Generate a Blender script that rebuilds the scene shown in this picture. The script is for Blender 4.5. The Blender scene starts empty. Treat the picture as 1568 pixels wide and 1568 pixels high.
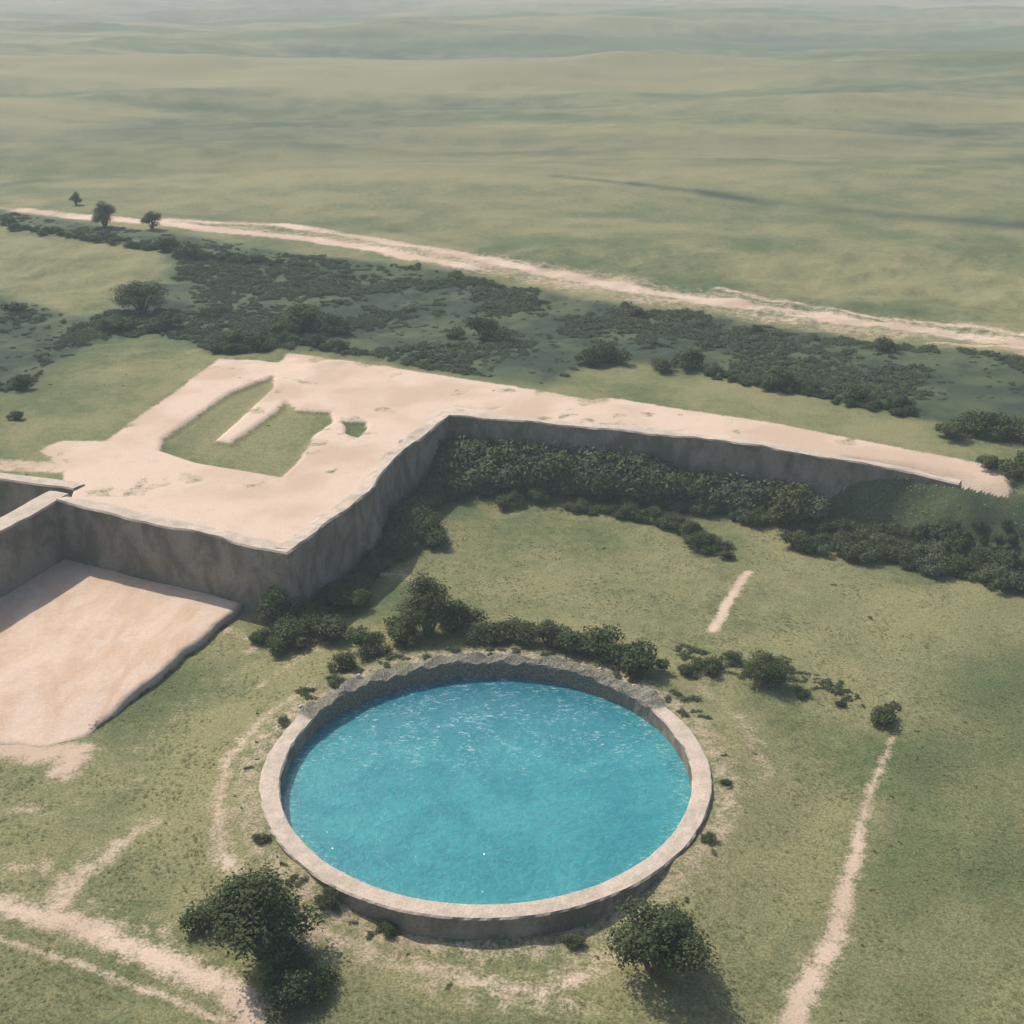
import bpy, math, random, time
import numpy as np
from mathutils import Vector
T0=time.time()
rng=np.random.default_rng(7); random.seed(7)
scn=bpy.context.scene
HC=33.0; F=1970.0; PITCH=math.radians(23.2)
cp,sp=math.cos(PITCH),math.sin(PITCH)
ZH=4.0
# survey helper: photo point on a level of height z -> ground metres
def P(u,v,z=0.0):
    dx=(u-784)/F; dy=(784-v)/F
    d=(dx, cp+dy*sp, -sp+dy*cp)
    t=(z-HC)/d[2]
    return (d[0]*t, d[1]*t)
def PL(pts,z=0.0): return [P(u,v,z) for u,v in pts]
# ---------------- noise
def _hash(ix,iy,seed):
    n=(ix.astype(np.int64)*374761393+iy.astype(np.int64)*668265263+seed*1274126177)&0xffffffff
    n=((n^(n>>13))*1274126177)&0xffffffff
    n=n^(n>>16)
    return (n&0xffff)/65535.0
def vnoise(x,y,seed=0):
    x=np.asarray(x,float); y=np.asarray(y,float)
    ix=np.floor(x); iy=np.floor(y); fx=x-ix; fy=y-iy
    fx=fx*fx*fx*(fx*(fx*6-15)+10); fy=fy*fy*fy*(fy*(fy*6-15)+10)
    a=_hash(ix,iy,seed);b=_hash(ix+1,iy,seed);c=_hash(ix,iy+1,seed);d=_hash(ix+1,iy+1,seed)
    return (a*(1-fx)+b*fx)*(1-fy)+(c*(1-fx)+d*fx)*fy
def fbm(x,y,seed=0,o=4):
    s=0;a=0.5;t=0
    for i in range(o):
        s=s+a*vnoise(x*2**i+17.3*i,y*2**i-9.1*i,seed+i); t+=a; a*=0.5
    return s/t
def ss(a,b,x):
    t=np.clip((x-a)/(b-a),0,1); return t*t*(3-2*t)
def dist_poly(x,y,pts,closed=False):
    n=len(pts); best=np.full(x.shape,1e18)
    for i in range(n if closed else n-1):
        ax,ay=pts[i];bx,by=pts[(i+1)%n]
        vx,vy=bx-ax,by-ay; L=vx*vx+vy*vy+1e-12
        t=np.clip(((x-ax)*vx+(y-ay)*vy)/L,0,1)
        d=(x-ax-t*vx)**2+(y-ay-t*vy)**2
        best=np.minimum(best,d)
    return np.sqrt(best)
def inside(x,y,pts):
    r=np.zeros(x.shape,bool); n=len(pts)
    for i in range(n):
        ax,ay=pts[i];bx,by=pts[(i+1)%n]
        if ay==by: continue
        c=((ay>y)!=(by>y))&(x<(bx-ax)*(y-ay)/(by-ay)+ax)
        r^=c
    return r
def sdist(x,y,pts):
    d=dist_poly(x,y,pts,True); return np.where(inside(x,y,pts),-d,d)
# ---------------- layout
wall_right=PL([(1470,731),(1400,716),(1240,698),(1100,678),(1000,666),(875,655),(760,645),(688,639)],ZH)
wall_diag=PL([(688,639),(620,690),(580,736),(568,757),(500,805),(440,850)],ZH)
wall_yard=PL([(440,850),(250,807),(85,771)],ZH)
wall_back2=PL([(97,748),(0,735),(-250,700)],ZH)
bank=PL([(1900,860),(1700,790),(1548,748)],ZH)
low_poly=bank+wall_right+wall_diag[1:]+wall_yard[1:]+wall_back2+[(-400,90),(-400,-200),(500,-200),(500,40)]
XS=P(1200,698,ZH)[0]; XE=P(1460,720,ZH)[0]
PC=(-1.1,47.0); RO=9.7; RI=8.85; RIMZ=0.85; WZ=0.1
terr=PL([(70,842),(100,846),(372,922),(262,1012),(128,1118),(60,1135),(-60,1120),(-350,1060),(-250,930)],0.45)
TY0=P(60,1135,.3)[1]; TY1=P(60,1040,.3)[1]
def hfun(x,y,detail=True):
    x=np.asarray(x,float);y=np.asarray(y,float)
    low=0.5*(fbm(x/14,y/14,3,3)-.5)+0.3*(fbm(x/4,y/4,5,3)-.5)
    low=low+1.2*ss(25,60,x)*ss(60,90,y)
    d=np.hypot(x-PC[0],y-PC[1])
    ang=np.arctan2(y-PC[1],x-PC[0]-.6)
    front=np.clip((-np.sin(ang)-0.68)/0.28,0,1)
    low=low*ss(9.5,14,d)+ (0.70*(1-front)-0.05*front+0.25*(fbm(x/2,y/2,8,3)-.5))*np.exp(-(np.maximum(d-RO,0)/3.2)**2)
    st=sdist(x,y,terr)
    low=low*ss(-.5,3,st)
    high=ZH+0.5*(fbm(x/25,y/18,11,3)-.5)*ss(95,115,y)
    far=ss(160,420,y)
    high=high+far*(fbm(x/150+3.1,y/90+.7,21,4)-.5)*24+ss(500,2500,y)*(fbm(x/700,y/420,31,3)-.5)*36
    high=high+ss(150,220,y)*(fbm(x/70,y/32,25,2)-.5)*3.0
    high=high-0.8*ss(98,112,y)*(1-ss(125,140,y))
    high=high+0.7*(fbm(x/3,y/3,41,3)-.5)*ss(92,100,y)*(1-0.7*ss(135,150,y))
    sd=sdist(x,y,low_poly)
    t=np.maximum(ss(XS,XE,x),ss(-75,-85,x))
    a=0.2-(4.0+2.4*(fbm(x/4,y/4,45,3)-.5))*t; b=0.7+0.6*t
    k=ss(0,1,(sd-a)/(b-a))
    h=low*(1-k)+high*k
    h=np.where(d<(RO+RI)/2,-3.0,h)
    h=np.where(st<-.4,-0.3+0*h,h)
    return h
# ---------------- terrain grid
ys=[-20+i*2.5 for i in range(18)]
y=ys[-1]+1
while y<104: ys.append(y); y+=0.145
st=0.145
while y<9000: ys.append(y); st*=1.0135; y+=st
ys=np.array(ys); NX=980
s=np.linspace(-1,1,NX); xs=0.5*s+0.5*s**3
W=50+0.62*np.maximum(ys,0)
X=W[:,None]*xs[None,:]; Y=np.repeat(ys[:,None],NX,1)
x=X.ravel(); y=Y.ravel()
h=hfun(x,y)
N=len(x); NY=len(ys)
# masks
def stroke(pts,w,soft,strength=1.0,z=0.0):
    pts=PL(pts,z); m=max(np.max(w),0)+soft*2
    px=[p[0] for p in pts];py=[p[1] for p in pts]
    sel=np.where((x>min(px)-m)&(x<max(px)+m)&(y>min(py)-m)&(y<max(py)+m))[0]
    out=np.zeros(N)
    if len(sel):
        if isinstance(w,(tuple,list)):
            best=np.full(len(sel),1e9); n=len(pts)
            for i in range(n-1):
                dd=dist_poly(x[sel],y[sel],pts[i:i+2])-(w[0]+(w[1]-w[0])*(i+.5)/(n-1))
                best=np.minimum(best,dd)
        else: best=dist_poly(x[sel],y[sel],pts)-w
        out[sel]=strength*(1-ss(-soft,soft,best))
    return out
def poly(pts,soft,strength=1.0,z=0.0,raw=False):
    pts=pts if raw else PL(pts,z); m=soft*2
    px=[p[0] for p in pts];py=[p[1] for p in pts]
    sel=np.where((x>min(px)-m)&(x<max(px)+m)&(y>min(py)-m)&(y<max(py)+m))[0]
    out=np.zeros(N); out[sel]=strength*(1-ss(-soft,soft,sdist(x[sel],y[sel],pts)))
    return out
mx=np.maximum
plat=[(335,547),(425,553),(438,539),(475,541),(560,555),(700,578),(830,598),(905,611),(925,607),(1050,627),(1200,650),(1350,680),(1500,708),(1545,724),(1556,738),(1545,749),(1450,735),(1400,724),(1240,712),(1100,690),(1000,676),(875,668),(760,655),(692,650),(575,765),(440,870),(250,815),(85,785),(60,770),(95,748),(95,722),(60,690),(90,674),(160,675),(215,635),(270,598)]
sand=poly(plat,0.5,1,ZH)
inset=[(417,576),(352,600),(250,670),(246,688),(300,706),(430,728),(455,705),(478,665),(508,645),(505,630),(455,627),(438,613),(425,627),(352,678),(328,674),(372,634),(418,592)]
ins=poly(inset,0.4,1,ZH)
ins=mx(ins,poly([(528,645),(560,646),(562,655),(548,668),(530,662)],0.3,0.9,ZH))
ins=mx(ins,stroke([(700,622),(745,626),(765,624)],.05,.3,.55,ZH))
sand=sand*(1-ins)
sand=sand*(1-.38*ss(.59,.74,fbm(x/2.2,y/2.2,151,4))*(y>70)*(y<102))
sand=sand*(1-0.4*stroke([(420,600),(330,560),(500,590)],.3,.7,1,ZH)*ss(.45,.6,fbm(x,y,153,3)))
sd_low=sdist(x,y,low_poly)
sand=np.where((sd_low<0.0),0,sand)
h=h-0.28*ins*(sd_low>1)
h=h+0.09*(fbm(x/4,y/4,51,4)-.5)*sand*(y>70)
R=lambda *a,**k: stroke(*a,z=ZH,**k)
road=R([(30,322),(150,335),(250,342),(330,352),(480,366),(560,378),(640,393),(720,405)],(1.8,1.3),1.4,strength=.95)
road=mx(road,R([(250,338),(430,345),(560,364),(700,388),(850,413),(1000,437),(1200,462),(1400,490),(1568,519),(1750,550)],(1.2,2.4),1.6,strength=.92))
road=mx(road,R([(330,350),(560,372),(700,393),(900,424),(1200,464),(1568,516),(1750,548)],(3.0,6.5),3.2,strength=0.60))
road=mx(road,R([(1100,432),(1300,465),(1568,500),(1750,525)],(0.6,1.2),1.0,strength=0.85))
road=mx(road,R([(1430,522),(1568,527),(1750,560)],1.0,1.0,strength=.8))
road=mx(road,R([(-150,290),(0,318),(60,325)],1.0,1.0,strength=.7))
road=road*(.58+.62*fbm(x/9,y/3,157,4))
sand=mx(sand,road)
sand=mx(sand,R([(-200,700),(0,712),(90,716)],1.1,0.6,strength=.7))
S=[([(1378,1108),(1355,1160),(1335,1205),(1318,1260),(1312,1310),(1292,1370),(1280,1430),(1240,1500),(1190,1620)],(0.12,0.65),0.6,.80),
([(1145,880),(1118,920),(1092,968)],(0.30,0.36),0.5,.95),
([(-80,1360),(0,1385),(120,1420),(260,1480),(350,1515),(420,1600)],(0.65,0.75),0.9,.83),
([(-80,1425),(0,1440),(150,1490),(280,1540),(400,1590)],(0.2,0.25),0.5,.78),
([(245,1258),(180,1300),(110,1350),(85,1395)],(0.4,0.9),0.9,.7),
([(480,1060),(400,1120),(350,1180),(336,1250),(345,1330),(400,1400)],(0.4,0.65),0.9,.68),
([(470,1440),(560,1462),(700,1495),(830,1520),(900,1490),(950,1450)],(0.6,0.7),1.2,.67),
([(420,1400),(520,1445),(600,1470)],(0.5,0.7),1.1,.64),
([(1070,1060),(1130,1110),(1170,1180)],(0.4,0.6),1.3,.62),
([(1262,1215),(1250,1255)],(0.1,0.15),0.4,.55),
([(345,965),(390,985),(385,1000)],(0.4,0.5),1.0,.7),
([(395,1060),(450,1020),(500,990)],(0.3,0.4),0.8,.6),
([(565,880),(610,878),(640,900)],(0.5,0.4),0.9,.65),
([(20,1240),(60,1240)],(0.4,0.4),0.9,.65),
([(-80,1135),(0,1140),(60,1155),(120,1150),(100,1180)],(1.0,0.9),1.0,.85),
([(20,1330),(70,1330)],(0.7,0.7),1.3,.6),
([(0,1390),(140,1400),(260,1440)],(1.0,1.0),1.6,.5),
([(640,1500),(880,1540)],(1.0,1.0),1.6,.52),
([(880,1455),(830,1530)],(0.9,0.9),1.4,.52),
([(1040,1300),(1200,1180)],(0.6,0.9),1.6,.45),
([(200,1150),(330,1050),(420,1000)],(0.6,0.9),1.6,.45),
([(60,1260),(200,1200),(300,1150)],(0.4,0.6),1.2,.44)]
for pts,w,so,stg in S: sand=mx(sand,stroke(pts,w,so,stg))
d=np.hypot(x-PC[0],y-PC[1])
ringm=np.exp(-((d-RO-.5)/1.3)**2)*0.50
sand=mx(sand,ringm)
scrub_px=[(-200,430),(0,445),(60,455),(130,480),(185,460),(200,430),(270,425),(275,400),(250,378),(0,340),(-200,310),(-200,290),(0,318),(150,348),(260,356),(440,388),(640,404),(700,412),(900,446),(1100,472),(1300,502),(1440,530),(1568,541),(1750,570),(1900,600),(1900,760),(1750,715),(1568,668),(1400,640),(1200,594),(1050,562),(960,556),(880,568),(830,592),(700,570),(560,550),(470,533),(330,540),(300,525),(230,500),(150,520),(90,553),(30,600),(-200,590)]
scrub_w=PL(scrub_px,ZH)
dark=poly(scrub_w,2.2,1.1,raw=True)*(.8+.5*fbm(x/8,y/8,161,3))
XW=P(640,700,2)[0]
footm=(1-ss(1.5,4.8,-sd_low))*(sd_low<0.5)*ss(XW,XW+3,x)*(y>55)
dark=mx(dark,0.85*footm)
dark=mx(dark,0.4*(1-ss(1.0,3.5,dist_poly(x,y,wall_diag)))*(sd_low<0.5))  # wall shade painted into the ground colour along the diagonal wall
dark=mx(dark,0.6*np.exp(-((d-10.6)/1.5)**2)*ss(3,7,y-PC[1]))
dark=mx(dark,0.35*stroke([(400,590),(320,640),(260,680)],1.0,1.0,1,ZH))
for pts,w,so,stg in [([(850,273),(960,284),(1060,295),(1180,312)],(1.0,2.0),2.5,.95),([(1250,318),(1400,334),(1568,345),(1800,360)],(2,3),5,.95),
   ([(1180,310),(1300,322)],(1,2),3,.8),([(250,330),(420,338),(600,352),(760,385)],(0.5,1),2,.6),([(0,275),(60,268)],(2,2),5,.8),([(620,68),(850,62)],(5,5),20,.8),
   ([(100,140),(400,146)],(5,5),12,.7),([(450,250),(700,255),(850,262)],(8,8),14,.5),([(1000,415),(1300,452),(1568,488),(1750,515)],(.6,.8),2,.6),([(1180,150),(1350,155)],(5,5),8,.7),
   ([(560,225),(760,240),(900,250)],(10,10),20,.5),([(1000,205),(1300,235),(1568,250)],(6,9),18,.5),([(0,235),(180,215),(300,200)],(4,4),14,.6),([(0,90),(400,95)],(8,8),20,.55),([(900,120),(1300,130)],(8,8),24,.55),([(700,165),(1000,172),(1200,160)],(5,5),16,.5)]:
    dark=mx(dark,stroke(pts,w,so,stg,z=ZH))
dark=mx(dark,poly([(1700,800),(1568,850),(1480,950),(1425,1050),(1385,1120),(1345,1230),(1310,1340),(1270,1460),(1200,1600),(1500,1800),(1900,1200)],1.2,0.30))
dark=mx(dark,stroke([(1410,960),(1425,1020),(1400,1080),(1385,1105)],(0.05,0.1),0.3,.6))
dark=mx(dark,poly([(520,1490),(560,1480),(700,1530),(850,1590),(500,1620),(360,1560),(400,1500)],1.0,.45))
hollow=ss(.52,.36,fbm(x/150+3.1,y/90+.7,21,4))*ss(170,260,y)  # valley shading painted into the far fields, along with greener growth in hollows
dark=mx(dark,.55*hollow+.2*ss(170,260,y)*ss(.55,.7,fbm(x/60,y/25,27,4)))
dark=dark*(1-sand*0.7)
lf=fbm(x/4.5,y/4.5,131,5)
dry=0.58+1.7*(fbm(x/9,y/9,61,4)-.5)
dry=mx(dry*0.9,np.exp(-((d-12.5)/4.5)**2)*0.95*(0.6+0.8*fbm(x/3,y/3,62,3)))
farm=ss(120,200,y)
dry=dry*(1-farm)+farm*(0.45+2.3*(fbm(x/150,y/40,71,5)-.5)+.8*(fbm(x/60,y/6,75,4)-.5)*ss(150,250,y))
dry=mx(dry,stroke([(560,860),(700,820),(1000,880),(1080,840)],4,4,.6))
dry=mx(dry,poly([(-20,350),(250,385),(265,402),(235,430),(130,465),(0,440),(-200,420)],2,.75,ZH))
dry=np.clip(dry+.8*(lf-.5),0,1)
me=bpy.data.meshes.new('ground')
co=np.stack([x,y,h],1).astype(np.float32)
me.vertices.add(N); me.vertices.foreach_set('co',co.ravel())
i=np.arange(NY-1)[:,None]*NX+np.arange(NX-1)[None,:]
q=np.stack([i,i+1,i+1+NX,i+NX],-1).reshape(-1,4).astype(np.int32)
me.loops.add(q.size); me.loops.foreach_set('vertex_index',q.ravel())
me.polygons.add(len(q)); me.polygons.foreach_set('loop_start',np.arange(0,q.size,4,dtype=np.int32))
me.polygons.foreach_set('use_smooth',np.ones(len(q),bool))
for nm,a in (('sand',sand),('dark',dark),('dry',dry),('lf',lf)):
    at=me.attributes.new(nm,'FLOAT','POINT'); at.data.foreach_set('value',a.astype(np.float32))
me.update(calc_edges=True)
ground=bpy.data.objects.new('ground',me); scn.collection.objects.link(ground)
def gidx(px,py):
    r=np.clip(np.searchsorted(ys,py),0,NY-1)
    w=50+0.62*np.maximum(ys[r],0)
    c=np.clip(np.searchsorted(xs,px/w),0,NX-1)
    return r*NX+c
# ---------------- materials
class M:
    def __init__(s,name):
        s.m=bpy.data.materials.new(name); s.m.use_nodes=True; s.t=s.m.node_tree
        s.b=s.t.nodes['Principled BSDF']; s.b.inputs['Roughness'].default_value=0.9
        s.b.inputs['Specular IOR Level'].default_value=0.15
    def n(s,t,**k):
        nd=s.t.nodes.new(t)
        for a,b in k.items(): setattr(nd,a,b)
        return nd
    def link(s,a,b): s.t.links.new(a,b)
    def setin(s,sock,v):
        if isinstance(v,bpy.types.NodeSocket): s.link(v,sock)
        else: sock.default_value=v
    def pos(s,scale=(1,1,1)):
        g=s.n('ShaderNodeNewGeometry'); mp=s.n('ShaderNodeMapping'); mp.inputs['Scale'].default_value=scale
        s.link(g.outputs['Position'],mp.inputs['Vector']); return mp.outputs['Vector']
    def noise(s,scale,detail=4,rough=.55,vec=None,dist=0):
        nd=s.n('ShaderNodeTexNoise'); nd.inputs['Scale'].default_value=scale; nd.inputs['Detail'].default_value=detail
        nd.inputs['Roughness'].default_value=rough; nd.inputs['Distortion'].default_value=dist
        s.link(vec if vec is not None else s.pos(),nd.inputs['Vector']); return nd.outputs['Fac']
    def attr(s,name):
        a=s.n('ShaderNodeAttribute'); a.attribute_name=name; return a.outputs['Fac']
    def math(s,op,a,b=0.0,c=0.0,clamp=False):
        nd=s.n('ShaderNodeMath',operation=op); nd.use_clamp=clamp
        for k,v in enumerate((a,b,c)): s.setin(nd.inputs[k],v)
        return nd.outputs[0]
    def mapr(s,v,a,b,c=0.,d=1.):
        nd=s.n('ShaderNodeMapRange'); nd.interpolation_type='SMOOTHSTEP'
        s.link(v,nd.inputs[0])
        for k,w in enumerate((a,b,c,d)): nd.inputs[k+1].default_value=w
        return nd.outputs[0]
    def mix(s,f,a,b,mode='MIX'):
        nd=s.n('ShaderNodeMix',data_type='RGBA',blend_type=mode)
        s.setin(nd.inputs[0],f)
        for sk,v in ((nd.inputs[6],a),(nd.inputs[7],b)):
            if isinstance(v,tuple): sk.default_value=(*v,1)
            else: s.link(v,sk)
        return nd.outputs[2]
    def color(s,v):
        s.link(v,s.b.inputs['Base Color'])
    def bump(s,hgt,strength=.5,dist=.1):
        b=s.n('ShaderNodeBump'); b.inputs['Strength'].default_value=strength; b.inputs['Distance'].default_value=dist
        s.link(hgt,b.inputs['Height']); s.link(b.outputs[0],s.b.inputs['Normal'])
def scale_col(m,c,f):
    v=m.n('ShaderNodeVectorMath',operation='SCALE'); m.link(c,v.inputs[0]); m.setin(v.inputs['Scale'],f); return v.outputs[0]
SAND_A=(.60,.47,.37); SAND_B=(.50,.38,.285)
g=M('ground_mat')
sandA=g.attr('sand'); darkA=g.attr('dark'); dryA=g.attr('dry'); n_l=g.attr('lf')
pv=g.pos()
n_f=g.noise(9,4,.7,vec=pv); n_m=g.noise(1.6,5,.65,vec=pv); n_s=g.noise(38,2,.7,vec=pv)
dryf=g.math('ADD',dryA,g.math('MULTIPLY_ADD',n_m,1.2,-.6))
dryf=g.mapr(dryf,0.0,1.05)
grass=g.mix(dryf,(.090,.120,.050),(.225,.215,.105))
speck=g.mapr(n_f,.3,.7,.62,1.32)
grass=scale_col(g,grass,speck)
grass=scale_col(g,grass,g.mapr(n_s,.3,.7,.72,1.24))
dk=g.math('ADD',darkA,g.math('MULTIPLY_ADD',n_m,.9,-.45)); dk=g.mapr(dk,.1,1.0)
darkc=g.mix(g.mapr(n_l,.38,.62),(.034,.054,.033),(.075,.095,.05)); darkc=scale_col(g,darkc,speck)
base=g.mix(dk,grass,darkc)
sf=g.math('ADD',sandA,g.math('MULTIPLY_ADD',n_m,.9,-.45)); sf=g.math('ADD',sf,g.math('MULTIPLY_ADD',n_f,.7,-.35))
sf=g.mapr(sf,.34,.82)
sc=g.mix(g.mapr(n_l,.35,.68),SAND_A,SAND_B); sc=g.mix(g.mapr(n_m,.5,.75,0,.4),sc,(.45,.35,.26))
sc=scale_col(g,sc,g.mapr(n_f,.25,.75,.90,1.07))
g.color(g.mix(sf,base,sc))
g.bump(n_f,.5,.10)
me.materials.append(g.m)

c=M('concrete_mat')
n1=c.noise(1.2,6,.65); n2=c.noise(12,5,.7); n3=c.noise(.5,6,.65,vec=c.pos((1.3,1.3,.8)),dist=.4)
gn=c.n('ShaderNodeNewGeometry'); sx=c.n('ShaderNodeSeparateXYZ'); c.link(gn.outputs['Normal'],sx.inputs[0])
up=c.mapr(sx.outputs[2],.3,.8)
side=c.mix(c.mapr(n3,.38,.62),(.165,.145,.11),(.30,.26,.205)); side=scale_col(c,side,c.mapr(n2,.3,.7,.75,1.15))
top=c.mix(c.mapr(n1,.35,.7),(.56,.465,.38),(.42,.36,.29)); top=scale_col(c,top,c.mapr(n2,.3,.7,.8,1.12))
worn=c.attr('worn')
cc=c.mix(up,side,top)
wf=c.mapr(c.math('ADD',worn,c.math('MULTIPLY_ADD',n1,.8,-.4)),.3,.7)
wc=c.mix(c.mapr(n2,.4,.62),(.10,.105,.08),(.27,.245,.2))
c.color(c.mix(wf,cc,wc)); c.bump(c.math('ADD',n2,n1),.5,.06)

def leafmat(name,a,b,c3):
    l=M(name); gn=l.n('ShaderNodeNewGeometry'); r=gn.outputs['Random Per Island']
    oi=l.n('ShaderNodeObjectInfo')
    col=l.mix(r,a,b); col=l.mix(l.mapr(oi.outputs['Random'],.3,1.,0,.6),col,c3)
    l.color(col); l.b.inputs['Roughness'].default_value=.85; l.b.inputs['Specular IOR Level'].default_value=.08
    return l.m
leaf=leafmat('foliage_mat',(.036,.054,.026),(.080,.103,.044),(.090,.105,.045))
leaf2=leafmat('scrub_foliage_mat',(.062,.088,.050),(.115,.14,.075),(.14,.155,.08))
grassm=leafmat('grass_blade_mat',(.16,.19,.075),(.33,.31,.15),(.25,.25,.11))
w=M('bark_mat'); w.color(w.mix(w.noise(8),(.09,.065,.045),(.17,.13,.1))); bark=w.m
def link(ob,parent=None):
    scn.collection.objects.link(ob)
    if parent: ob.parent=parent
    return ob
def mesh_from(name,v,f,mats,smooth=False,mi=None):
    m=bpy.data.meshes.new(name); m.from_pydata([tuple(p) for p in v],[],f)
    for k in mats: m.materials.append(k)
    if smooth: m.polygons.foreach_set('use_smooth',np.ones(len(f),bool))
    if mi is not None: m.polygons.foreach_set('material_index',mi)
    m.update(); return m
def resample(pts,step):
    out=[]
    for a,b in zip(pts[:-1],pts[1:]):
        L=math.hypot(b[0]-a[0],b[1]-a[1]); n=max(1,int(L/step))
        for k in range(n): out.append((a[0]+(b[0]-a[0])*k/n,a[1]+(b[1]-a[1])*k/n))
    out.append(pts[-1]); return out
def wall(name,pts,thick,ztop,zbot,side=1,seed=0,rough=.05,taper=0):
    pts=resample(pts,.3); n=len(pts); V=[];Fc=[]
    NZ=9
    prof=[(-0.12*(1-k/NZ),zbot+(ztop-.1-zbot)*k/NZ) for k in range(NZ+1)]+[(.08,ztop),(thick*.35,ztop+.01),(thick*.7,ztop+.01),(thick-.07,ztop),(thick,ztop-.1),(thick,zbot)]
    K=len(prof)
    for i,(px,py) in enumerate(pts):
        a=pts[max(i-1,0)];b=pts[min(i+1,n-1)]
        dx,dy=b[0]-a[0],b[1]-a[1];L=math.hypot(dx,dy);nx,ny=dy/L*side,-dx/L*side
        if 0<i<n-1:
            d1=(px-a[0],py-a[1]);d2=(b[0]-px,b[1]-py)
            l1=math.hypot(*d1);l2=math.hypot(*d2)
            cs=(d1[0]*d2[0]+d1[1]*d2[1])/(l1*l2); mf=1/max(.35,math.sqrt(max(0,(1+cs)/2)))
        else: mf=1
        tz=-.45*(1-float(ss(0,taper,np.array(i*.3)))) if taper else 0
        for k,(o,z) in enumerate(prof):
            uu=(px+py*.7)
            j=rough*((float(fbm(np.array(uu*.5),np.array(z*.55+k*.05),seed,4))-.5)*3)
            jz=rough*(float(fbm(np.array(uu*.5),np.array(o*.8),seed+5,4))-.5)*3 if k>NZ-1 and k<K-1 else 0
            oo=(o+j)*mf
            V.append((px+nx*oo,py+ny*oo,z+jz+tz))
    for i in range(n-1):
        for k in range(K):
            a=i*K+k;b=i*K+(k+1)%K;c2=(i+1)*K+(k+1)%K;d2=(i+1)*K+k
            Fc.append((a,d2,c2,b) if side>0 else (a,b,c2,d2))
    Fc.append(tuple(range(K)));Fc.append(tuple((n-1)*K+k for k in range(K))[::-1])
    return link(bpy.data.objects.new(name,mesh_from(name,V,Fc,[c.m])))
full=wall_right+wall_diag[1:]+wall_yard[1:]
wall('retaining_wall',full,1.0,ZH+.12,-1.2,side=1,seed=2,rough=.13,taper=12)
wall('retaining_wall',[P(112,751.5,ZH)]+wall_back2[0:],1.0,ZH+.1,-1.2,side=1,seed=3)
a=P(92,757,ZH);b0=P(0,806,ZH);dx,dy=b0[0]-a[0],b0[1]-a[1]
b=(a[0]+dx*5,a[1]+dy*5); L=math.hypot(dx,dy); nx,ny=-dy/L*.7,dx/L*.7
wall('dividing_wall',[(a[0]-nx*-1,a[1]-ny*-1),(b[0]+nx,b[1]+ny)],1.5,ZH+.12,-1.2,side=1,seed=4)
# ---------------- sand terrace
sm=M('sand_mat')
st1=sm.noise(.5,6,.6,vec=sm.pos((1.2,.5,1)),dist=.8); st2=sm.noise(8,6,.7); st3=sm.noise(1.4,5,.6)
scc=sm.mix(sm.mapr(st1,.35,.68),SAND_A,(.52,.37,.26)); scc=sm.mix(sm.mapr(st3,.55,.75),scc,(.5,.40,.32)); scc=scale_col(sm,scc,sm.mapr(st2,.25,.75,.88,1.08))
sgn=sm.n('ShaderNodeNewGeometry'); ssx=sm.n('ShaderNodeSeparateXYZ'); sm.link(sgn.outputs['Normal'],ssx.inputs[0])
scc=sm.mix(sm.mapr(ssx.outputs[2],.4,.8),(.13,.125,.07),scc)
sm.color(scc); sm.bump(sm.math('ADD',st2,sm.math('MULTIPLY',st3,2.)),.4,.07)
edge=resample(terr+[terr[0]],.3)[:-1]
cx=sum(p[0] for p in edge)/len(edge);cy=sum(p[1] for p in edge)/len(edge)
V=[];Fc=[];n=len(edge); RG=30
for r in range(RG+2):
    for (px,py) in edge:
        j=(float(fbm(np.array(px*.9),np.array(py*.9),9,4))-.5)*.5
        if r==0: sx_=1.02
        elif r==1: sx_=1.0
        else: sx_=1.0-(r-1)/RG
        dd=math.hypot(px-cx,py-cy); f=sx_+(j/dd)*(1 if r<3 else 0)
        qx,qy=cx+(px-cx)*f,cy+(py-cy)*f
        hh_=.03+.42*float(ss(TY0,TY1,np.array(qy)))
        z=-.5 if r==0 else (hh_-.05 if r==1 else hh_)
        if r>1: z+=.14*(float(fbm(np.array(qx/2.5),np.array(qy/2.5),12,4))-.5)
        V.append((qx,qy,z))
for r in range(RG+1):
    for i in range(n):
        j=(i+1)%n; Fc.append((r*n+i,(r+1)*n+i,(r+1)*n+j,r*n+j))
tm=mesh_from('sand_terrace',V,Fc,[sm.m],True)
import bmesh
bm=bmesh.new();bm.from_mesh(tm);bmesh.ops.remove_doubles(bm,verts=bm.verts,dist=.001);bmesh.ops.recalc_face_normals(bm,faces=bm.faces)
if sum(f.normal.z for f in bm.faces)<0: bmesh.ops.reverse_faces(bm,faces=bm.faces)
bm.to_mesh(tm);bm.free()
link(bpy.data.objects.new('sand_terrace',tm))
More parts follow.
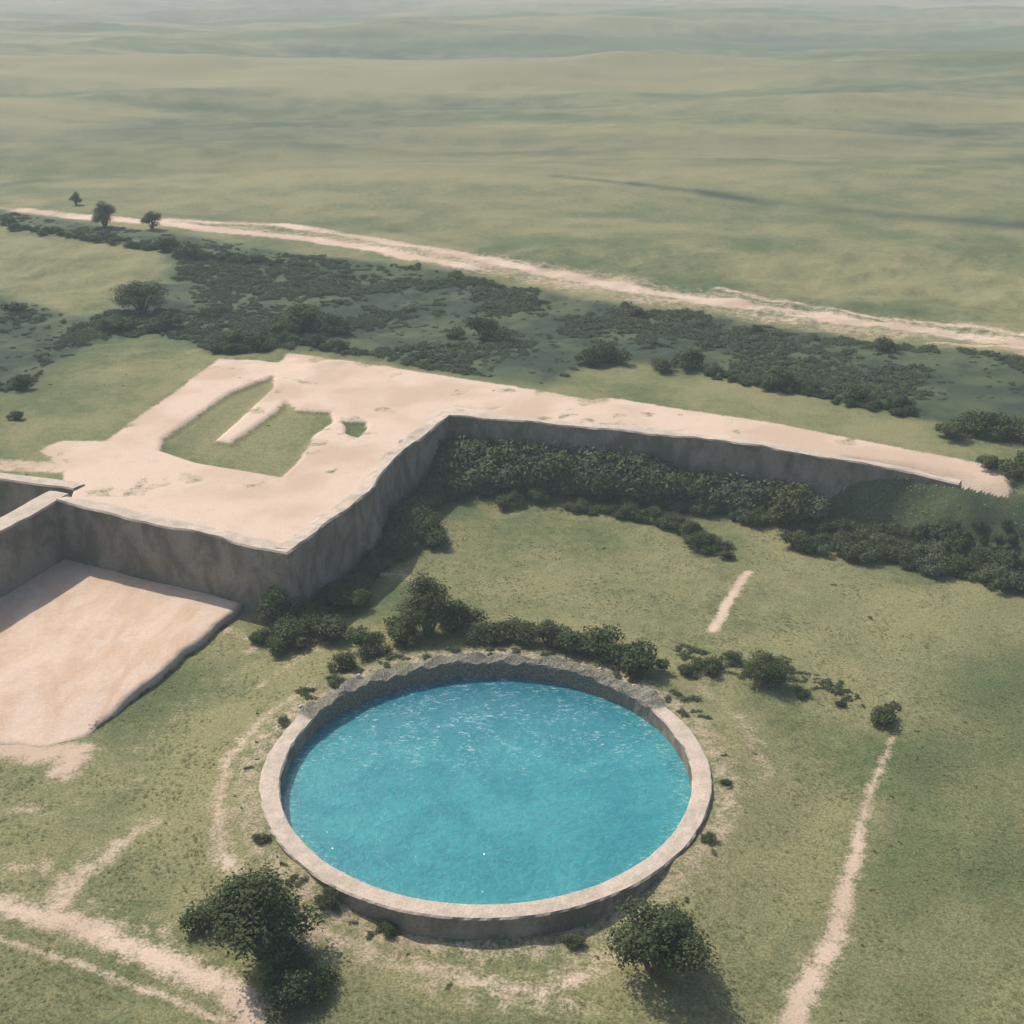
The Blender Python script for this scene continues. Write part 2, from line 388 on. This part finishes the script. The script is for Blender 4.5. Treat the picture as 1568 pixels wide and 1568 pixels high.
# ---------------- pool
pool=bpy.data.objects.new('round_pool',None); link(pool)
NA=420; prof=[(RO+.1,-.8),(RO+.03,.2),(RO,.45),(RO,.78),(RO-.06,.85),(RO-.3,.86),(RI+.3,.86),(RI+.06,.85),(RI,.78),(RI-.01,.3),(RI-.02,-.2),(RI-.05,-2.5)]
K=len(prof);V=[];wn=[];Fc=[]
for i in range(NA):
    a=2*math.pi*i/NA; deg=math.degrees(a)
    wv=float(ss(28,33,np.array(deg))*(1-ss(152,160,np.array(deg))))
    for k,(r,z) in enumerate(prof):
        nz=float(fbm(np.array(math.cos(a)*9+k*.25),np.array(math.sin(a)*9+k*.2),77,4))-.5
        n2=float(vnoise(np.array(math.cos(a)*30+k*.9),np.array(math.sin(a)*30),78))-.5
        rr=r+ (nz*.12+n2*.04)+wv*(nz*.3+n2*.1)*(1 if 1<k<8 else .15)
        zz=z+((n2*.03+nz*.05) +wv*(.12+nz*.5+n2*.15) if 1<k<9 else 0)
        V.append((PC[0]+rr*math.cos(a),PC[1]+rr*math.sin(a),zz)); wn.append(wv)
for i in range(NA):
    j=(i+1)%NA
    for k in range(K-1): Fc.append((i*K+k,j*K+k,j*K+k+1,i*K+k+1))
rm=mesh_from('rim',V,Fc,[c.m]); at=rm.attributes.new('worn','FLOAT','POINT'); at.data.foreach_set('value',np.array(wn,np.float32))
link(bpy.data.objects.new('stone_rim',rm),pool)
wm=M('water_mat')
wn1=wm.noise(.35,3,.5,dist=.5); wn2=wm.noise(3.5,3,.55,dist=.8); wn3=wm.noise(1.0,4,.6,dist=1.0); wn4=wm.noise(6,5,.7,dist=1.0,vec=wm.pos((.6,1.7,1)))
vd=wm.n('ShaderNodeVectorMath',operation='DISTANCE'); gg=wm.n('ShaderNodeNewGeometry'); wm.link(gg.outputs['Position'],vd.inputs[0]); vd.inputs[1].default_value=(PC[0],PC[1],WZ)
sep=wm.n('ShaderNodeSeparateXYZ'); wm.link(gg.outputs['Position'],sep.inputs[0])
wcol=wm.mix(wm.mapr(wn1,.35,.65),(.022,.205,.235),(.036,.25,.268))
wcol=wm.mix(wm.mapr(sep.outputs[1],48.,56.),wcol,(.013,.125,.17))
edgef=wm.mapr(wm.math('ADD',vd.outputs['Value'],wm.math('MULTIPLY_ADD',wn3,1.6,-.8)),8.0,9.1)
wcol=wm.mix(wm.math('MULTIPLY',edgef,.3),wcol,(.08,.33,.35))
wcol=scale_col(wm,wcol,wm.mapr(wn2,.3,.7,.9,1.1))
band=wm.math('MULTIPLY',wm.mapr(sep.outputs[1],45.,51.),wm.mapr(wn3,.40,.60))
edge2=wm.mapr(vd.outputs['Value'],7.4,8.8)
glint=wm.math('MULTIPLY',wm.math('MAXIMUM',wm.math('MAXIMUM',band,.1),wm.math('MULTIPLY',edge2,.8)),wm.mapr(wn4,.53,.65))
wcol=wm.mix(wm.math('MULTIPLY',glint,.75),wcol,(.5,.68,.7))  # white glints painted into the water colour, far half and edges
wm.color(wcol); wm.b.inputs['Roughness'].default_value=.12; wm.b.inputs['Specular IOR Level'].default_value=.5
wm.bump(wm.math('ADD',wn2,wm.math('MULTIPLY',wn3,1.2)),.40,.10)
V=[(PC[0],PC[1],WZ)];Fc=[];RG=40;NA2=200
for r in range(1,RG+1):
    for i in range(NA2):
        a=2*math.pi*i/NA2; V.append((PC[0]+9.2*r/RG*math.cos(a),PC[1]+9.2*r/RG*math.sin(a),WZ))
for i in range(NA2): Fc.append((0,1+i,1+(i+1)%NA2))
for r in range(RG-1):
    for i in range(NA2):
        j=(i+1)%NA2;o=1+r*NA2; Fc.append((o+i,o+NA2+i,o+NA2+j,o+j))
link(bpy.data.objects.new('water',mesh_from('water',V,Fc,[wm.m],True)),pool)
# ---------------- foliage
def cone_seg(V,Fc,mi,p0,p1,r0,r1,n=6):
    p0=Vector(p0);p1=Vector(p1);d=(p1-p0).normalized();u=d.orthogonal().normalized();v=d.cross(u);b=len(V)
    for p,r in((p0,r0),(p1,r1)):
        for k in range(n):
            a=2*math.pi*k/n; V.append(tuple(p+u*r*math.cos(a)+v*r*math.sin(a)))
    for k in range(n): Fc.append((b+k,b+(k+1)%n,b+n+(k+1)%n,b+n+k)); mi.append(1)
def bush_mesh(name,seed,nleaf=3000,lobes=9,hgt=1.1,leafs=.075,flat=1.0,trunk=.15,mat=None,spread=.72):
    r=np.random.default_rng(seed);V=[];Fc=[];mi=[]
    L=[]
    for k in range(lobes):
        a=r.uniform(0,2*math.pi);q=r.uniform(.15,spread);rad=r.uniform(.18,.42)
        z=trunk+rad*.7+(hgt-rad*1.5)*r.uniform(0,1)*(1-q*.6); L.append((q*math.cos(a),q*math.sin(a),z*flat,rad))
    L.append((0,0,(trunk+hgt*.5)*flat,.42))
    for (lx,ly,lz,rad) in L:
        mid=(lx*.4+r.normal()*.03,ly*.4+r.normal()*.03,lz*.5)
        cone_seg(V,Fc,mi,(r.normal()*.03,r.normal()*.03,-.15),mid,.05,.032);cone_seg(V,Fc,mi,mid,(lx,ly,lz+rad*.3),.032,.008)
    LA=np.array(L); wgt=LA[:,3]**2;wgt/=wgt.sum()
    ids=r.choice(len(L),nleaf,p=wgt); dv=r.normal(size=(nleaf,3)); dv/=np.linalg.norm(dv,axis=1)[:,None]
    rad=LA[ids,3]*(r.uniform(.35,1.0,nleaf)**.5)*(1+.3*r.normal(size=nleaf).clip(-1.5,2.2)*.6)
    lump=fbm(dv[:,0]*2.5+ids*3.3,dv[:,1]*2.5+dv[:,2]*2.5,seed,3); rad*=.5+1.0*lump
    pts=LA[ids,:3]+dv*rad[:,None]*np.array([1,1,.85*flat])
    keep=pts[:,2]>0.0; pts=pts[keep];dv=dv[keep]; m=len(pts)
    nrm=dv*.8+r.normal(size=(m,3))*.6+np.array([0,0,.6]); nrm/=np.linalg.norm(nrm,axis=1)[:,None]
    t=np.cross(nrm,r.normal(size=(m,3))); t/=np.linalg.norm(t,axis=1)[:,None]; b=np.cross(nrm,t)
    sz=leafs*r.uniform(.55,1.35,m)[:,None]
    q=np.stack([pts-t*sz,pts-b*sz*.55,pts+t*sz,pts+b*sz*.55],1).reshape(-1,3)
    b0=len(V); V=V+[tuple(p) for p in q.tolist()]
    Fc+= [(b0+4*k,b0+4*k+1,b0+4*k+2,b0+4*k+3) for k in range(m)]; mi+=[0]*m
    return mesh_from(name,V,Fc,[mat or leaf,bark],mi=mi)
bushes=[bush_mesh('bush_mesh',s,3200,lobes=random.randint(7,12),hgt=random.uniform(.9,1.25),leafs=.052) for s in range(6)]
trees=[bush_mesh('tree_mesh',20+s,10500,lobes=17,hgt=1.75,leafs=.036,trunk=.4) for s in range(3)]
lows=[bush_mesh('low_mesh',40+s,700,lobes=9,hgt=.6,leafs=.08,flat=.7,trunk=0.02,mat=leaf2,spread=.95) for s in range(4)]
foot=[bush_mesh('foot_mesh',60+s,2200,lobes=10,hgt=1.2,leafs=.06,mat=[leaf,leaf2][s%2],spread=.85) for s in range(4)]
def H1(px,py): return float(hfun(np.array([px]),np.array([py]))[0])
def put(name,meshes,u,v,rpx,z=0,zs=1.0):
    wx,wy=P(u,v,z+1.0); dep=wy*cp+(HC-z)*sp; R_=rpx*dep/F
    hz=H1(wx,wy)
    if hz<-1: return
    o=bpy.data.objects.new(name,random.choice(meshes)); link(o)
    o.location=(wx,wy,hz-.05); o.rotation_euler=(0,0,random.uniform(0,6.28)); k=R_/.85; o.scale=(k,k,k*zs*random.uniform(.85,1.1))
    return o
for a in [(395,1432,86,0,.8),(1005,1458,72,0,.72),(655,955,54,0,.75),(215,450,40,ZH,.55),(160,335,21,ZH,.9),(232,338,15,ZH,.9),(115,302,10,ZH,.9),(1175,1026,36,0,.65)]:
    put('tree',trees,*a)
for a in [(318,1395,42,0),(440,1510,52,0),(485,1485,34,0),(380,1350,28,0),(450,1445,36,0),(560,985,36,0),(700,946,46,0),(610,968,36,0),(740,968,36,0),(790,970,32,0),(840,974,36,0),(910,986,46,0),(985,1008,46,0),(950,1000,32,0),(640,905,14,0),(875,985,26,0),(520,1010,24,0),
  (1360,1078,28,0),(1085,1008,24,0),(1060,1014,20,0),(1120,992,17,0),(1230,1042,14,0),(1290,1054,10,0),
  (424,925,38,0,1.35),(440,958,42,0),(500,958,40,0),(520,905,38,0),(545,905,30,0),(470,940,28,0),(402,955,22,0),(420,975,24,0),(600,830,28,0),
  (780,758,22,0),(820,748,24,0),(655,800,36,0),(670,815,26,0),(1112,1190,10,0),(1085,1275,13,0),(400,1275,14,0),(500,1362,20,0),(880,1410,17,0),(590,1395,17,0),(20,620,14,ZH),(35,575,18,ZH),(545,1050,16,0),(520,1040,18,0),
  (1460,648,28,ZH),(1490,640,34,ZH),(1530,645,34,ZH),(1565,655,34,ZH),(1360,515,22,ZH),(930,535,32,ZH),(900,540,22,ZH),(1050,545,30,ZH),(1010,548,22,ZH),(740,495,32,ZH),(770,500,24,ZH),(700,492,22,ZH),(470,478,38,ZH),(510,485,26,ZH),(430,490,28,ZH),(390,512,32,ZH),(360,505,24,ZH),(260,370,22,ZH),(290,378,22,ZH),(390,385,16,ZH),(180,480,28,ZH),(325,455,22,ZH),(250,480,28,ZH),(1200,575,28,ZH),(1240,580,20,ZH),(1320,595,26,ZH),(1380,605,24,ZH),(700,405,9,ZH),(760,415,10,ZH),(980,455,15,ZH),(1160,482,12,ZH),(20,450,18,ZH),(1550,800,34,0),(1505,785,24,0)]:
    put('bush',bushes,*a[:4],zs=(a[4] if len(a)>4 else .8))
for pts,r in [([(870,760),(930,765),(985,775)],18),([(1000,780),(1050,795),(1100,820),(1120,840)],23),([(1050,805),(1095,832)],21),([(0,335),(110,352),(200,362)],11),([(200,362),(330,380),(430,388)],11),([(330,520),(450,505),(560,520)],14),([(1080,555),(1250,588),(1400,615)],12)]:
    z=ZH if pts[0][1]<600 else 0
    for a,b in zip(pts[:-1],pts[1:]):
        nn=max(2,int(math.hypot(b[0]-a[0],b[1]-a[1])/(r*.75)))
        for k in range(nn):
            f=(k+random.random()*.6)/nn; put('hedge_bush',bushes,a[0]+(b[0]-a[0])*f,a[1]+(b[1]-a[1])*f+random.uniform(-4,4),r*random.uniform(.6,1.25),z,.8)
def scatter(name,px,py,size,child_mesh,zoff=0.0,cname='clump'):
    n=len(px); pz=co[gidx(px,py),2]+zoff; a=rng.uniform(0,2*math.pi,n)
    V=np.zeros((n,4,3))
    for k in range(4):
        an=a+k*math.pi/2+math.pi/4
        V[:,k,0]=px+np.cos(an)*size*.7071; V[:,k,1]=py+np.sin(an)*size*.7071; V[:,k,2]=pz
    m=bpy.data.meshes.new(name); m.vertices.add(n*4); m.vertices.foreach_set('co',V.astype(np.float32).ravel())
    m.loops.add(n*4); m.loops.foreach_set('vertex_index',np.arange(n*4,dtype=np.int32)); m.polygons.add(n); m.polygons.foreach_set('loop_start',np.arange(0,n*4,4,dtype=np.int32)); m.update(calc_edges=True)
    o=link(bpy.data.objects.new(name,m)); o.instance_type='FACES'; o.use_instance_faces_scale=True; o.instance_faces_scale=1
    o.show_instancer_for_render=False; o.show_instancer_for_viewport=False
    ch=link(bpy.data.objects.new(cname,child_mesh),o)
    return o
NB=60000
bx=rng.uniform(-85,85,NB); by=rng.uniform(88,165,NB)
gi=gidx(bx,by); patch=ss(.36,.62,fbm(bx/7,by/7,91,4)); dens=np.clip(dark[gi],0,1)*(.18+.82*patch)*(sand[gi]<.25)
sel=(dens>rng.uniform(.0,2.0,len(bx)))&inside(bx,by,scrub_w)
bx=bx[sel];by=by[sel]; sz=rng.uniform(.2,.65,len(bx))*(.5+.85*patch[sel])
for k in range(4): scatter('scrub',bx[k::4],by[k::4],sz[k::4],lows[k],-.05)
px=[];py=[];ps=[]
def along(pts,n,o0,o1,s0,s1,zmin=None):
    pr=resample(pts,.3)
    for _ in range(n):
        i=random.randrange(len(pr)-1);a=pr[i];b=pr[i+1];dx,dy=b[0]-a[0],b[1]-a[1];L=math.hypot(dx,dy)
        o=random.uniform(o0,o1); px.append(a[0]-dy/L*o);py.append(a[1]+dx/L*o); ps.append(random.uniform(s0,s1))
along(wall_right[2:],80,.7,1.6,.9,2.2)
along(wall_right[2:],120,1.0,3.4,.3,1.0)
along(wall_right[4:],60,.6,2.0,1.7,2.8)
along(wall_diag[:4],44,.4,2.2,.5,1.6); along(wall_diag[3:],24,.3,1.4,.4,1.0)
bankl=PL([(1900,860),(1700,790),(1548,752),(1400,725),(1240,705)],ZH)
along(bankl,110,.9,3.2,.15,.65)
along(bankl,40,1.2,3.0,.6,1.0)
along(bankl,110,2.8,5.2,.4,1.15)
px=np.array(px);py=np.array(py);ps=np.array(ps)
for k in range(4): scatter('wall_foot_shrubs',px[k::4],py[k::4],ps[k::4],foot[k],-.1)
px=[];py=[];ps=[]
for _ in range(130):
    a=random.uniform(0,2*math.pi); back=math.sin(a)>.35
    if not back and random.random()<.8: continue
    r=RO+.3+abs(random.gauss(0,1.0 if back else 1.2)); px.append(PC[0]+r*math.cos(a));py.append(PC[1]+r*math.sin(a)); ps.append(random.uniform(.1,.5 if back else .22))
along(PL([(372,924),(262,1014),(128,1120)],.2),200,-.8,.2,.15,.42)
along(PL([(1380,1100),(1330,1250),(1290,1400),(1220,1568)]),30,.4,1.4,.07,.14)
along(PL([(1040,1000),(1140,1035),(1260,1050),(1370,1095)]),70,-.7,.7,.1,.45)
along(PL([(480,1350),(560,1400),(600,1420)]),26,-1,1,.12,.35)
for _ in range(260):
    wx=random.uniform(-45,45);wy=random.uniform(33,95)
    if float(vnoise(wx/6,wy/6,123))<.55: continue
    px.append(wx);py.append(wy);ps.append(random.uniform(.05,.15)*random.choice([1,1,1.5]))
px=np.array(px);py=np.array(py);ps=np.array(ps)
ok=(np.hypot(px-PC[0],py-PC[1])>RO+.1)&(sand[gidx(px,py)]<.85); px=px[ok];py=py[ok];ps=ps[ok]
for k in range(2): scatter('weeds',px[k::2],py[k::2],ps[k::2],lows[k],-.03)
def tuft(seed,nb=16):
    r=np.random.default_rng(seed);V=[];Fc=[]
    for k in range(nb):
        a=r.uniform(0,6.28);q=r.uniform(0,.5);bx_,by_=q*math.cos(a),q*math.sin(a);l=r.uniform(.15,.4);ln=r.uniform(.25,.6);a2=r.uniform(0,6.28);w_=.06
        b=len(V);V+=[(bx_-w_*math.sin(a2),by_+w_*math.cos(a2),0),(bx_+w_*math.sin(a2),by_-w_*math.cos(a2),0),(bx_+ln*math.cos(a2),by_+ln*math.sin(a2),l)];Fc.append((b,b+1,b+2))
    return mesh_from('tuft',V,Fc,[grassm])
NT=60000
tx=rng.uniform(-1,1,NT);ty=32+45*rng.uniform(0,1,NT)**1.1; tx=tx*(14+ty*.45)
gi=gidx(tx,ty); ok=(np.hypot(tx-PC[0],ty-PC[1])>RO+.2)&(sand[gi]+.5*(fbm(tx,ty,95,2)-.5)<.3)&(fbm(tx/2.2,ty/2.2,96,3)>rng.uniform(.3,.75,NT))&(sdist(tx,ty,terr)>.3)&((sd_low[gi]<-.2))
tx=tx[ok];ty=ty[ok]
for k in range(2): scatter('grass',tx[k::2],ty[k::2],rng.uniform(.08,.2,len(tx[k::2])),tuft(k),0,'tuft')
def rock(seed):
    bm=bmesh.new(); bmesh.ops.create_icosphere(bm,subdivisions=2,radius=.5)
    for v in bm.verts:
        n_=float(vnoise(np.array(v.co.x*3+seed*7),np.array(v.co.y*3+v.co.z*4),seed)); v.co*=.65+.6*n_; v.co.z*=.65
    m=bpy.data.meshes.new('rock');bm.to_mesh(m);bm.free();m.materials.append(c.m);return m
px=[];py=[];ps=[]
for _ in range(20):
    a=math.radians(random.uniform(25,162)); r=random.uniform(RO+.1,RO+.8); px.append(PC[0]+r*math.cos(a));py.append(PC[1]+r*math.sin(a));ps.append(random.uniform(.12,.32))
scatter('rubble',np.array(px),np.array(py),np.array(ps),rock(3),0,'stone')
# ---------------- ground haze lying over the plain (real scattering volume)
V=[(sx_*5000,sy_,z_) for z_ in(-60,30) for sx_,sy_ in((-1,10),(1,10),(1,9500),(-1,9500))]
Fc=[(0,3,2,1),(4,5,6,7),(0,1,5,4),(1,2,6,5),(2,3,7,6),(3,0,4,7)]
hm=bpy.data.materials.new('haze_mat');hm.use_nodes=True;nt=hm.node_tree;nt.nodes.remove(nt.nodes['Principled BSDF'])
vs=nt.nodes.new('ShaderNodeVolumeScatter');vs.inputs['Density'].default_value=.0013;vs.inputs['Color'].default_value=(.60,.72,.73,1);vs.inputs['Anisotropy'].default_value=.0
nt.links.new(vs.outputs[0],nt.nodes['Material Output'].inputs['Volume'])
link(bpy.data.objects.new('haze',mesh_from('haze',V,Fc,[hm])))
# ---------------- light
EL=math.radians(48);AZ=math.atan2(-.66,.70)
S_=Vector((math.sin(AZ)*math.cos(EL),math.cos(AZ)*math.cos(EL),math.sin(EL)))
sl=bpy.data.lights.new('sun','SUN');sl.energy=4.4;sl.angle=math.radians(.8);sl.color=(1,.925,.79)
so=link(bpy.data.objects.new('sun',sl));so.rotation_euler=S_.to_track_quat('Z','Y').to_euler()
wd=bpy.data.worlds.new('World');scn.world=wd;wd.use_nodes=True
sk=wd.node_tree.nodes.new('ShaderNodeTexSky');sk.sky_type='NISHITA';sk.sun_disc=False;sk.sun_elevation=EL;sk.sun_rotation=AZ%(2*math.pi)
sk.dust_density=2.5
bg=wd.node_tree.nodes['Background'];wd.node_tree.links.new(sk.outputs[0],bg.inputs[0]);bg.inputs[1].default_value=.15
scn.view_settings.view_transform='Standard';scn.view_settings.look='None';scn.view_settings.exposure=0
cd=bpy.data.cameras.new('camera');cd.sensor_width=36;cd.lens=F/1568*36;cd.clip_end=30000;cd.clip_start=.5
ca=link(bpy.data.objects.new('camera',cd));ca.location=(0,0,HC);ca.rotation_euler=(math.pi/2-PITCH,0,0);scn.camera=ca
print('done',time.time()-T0)
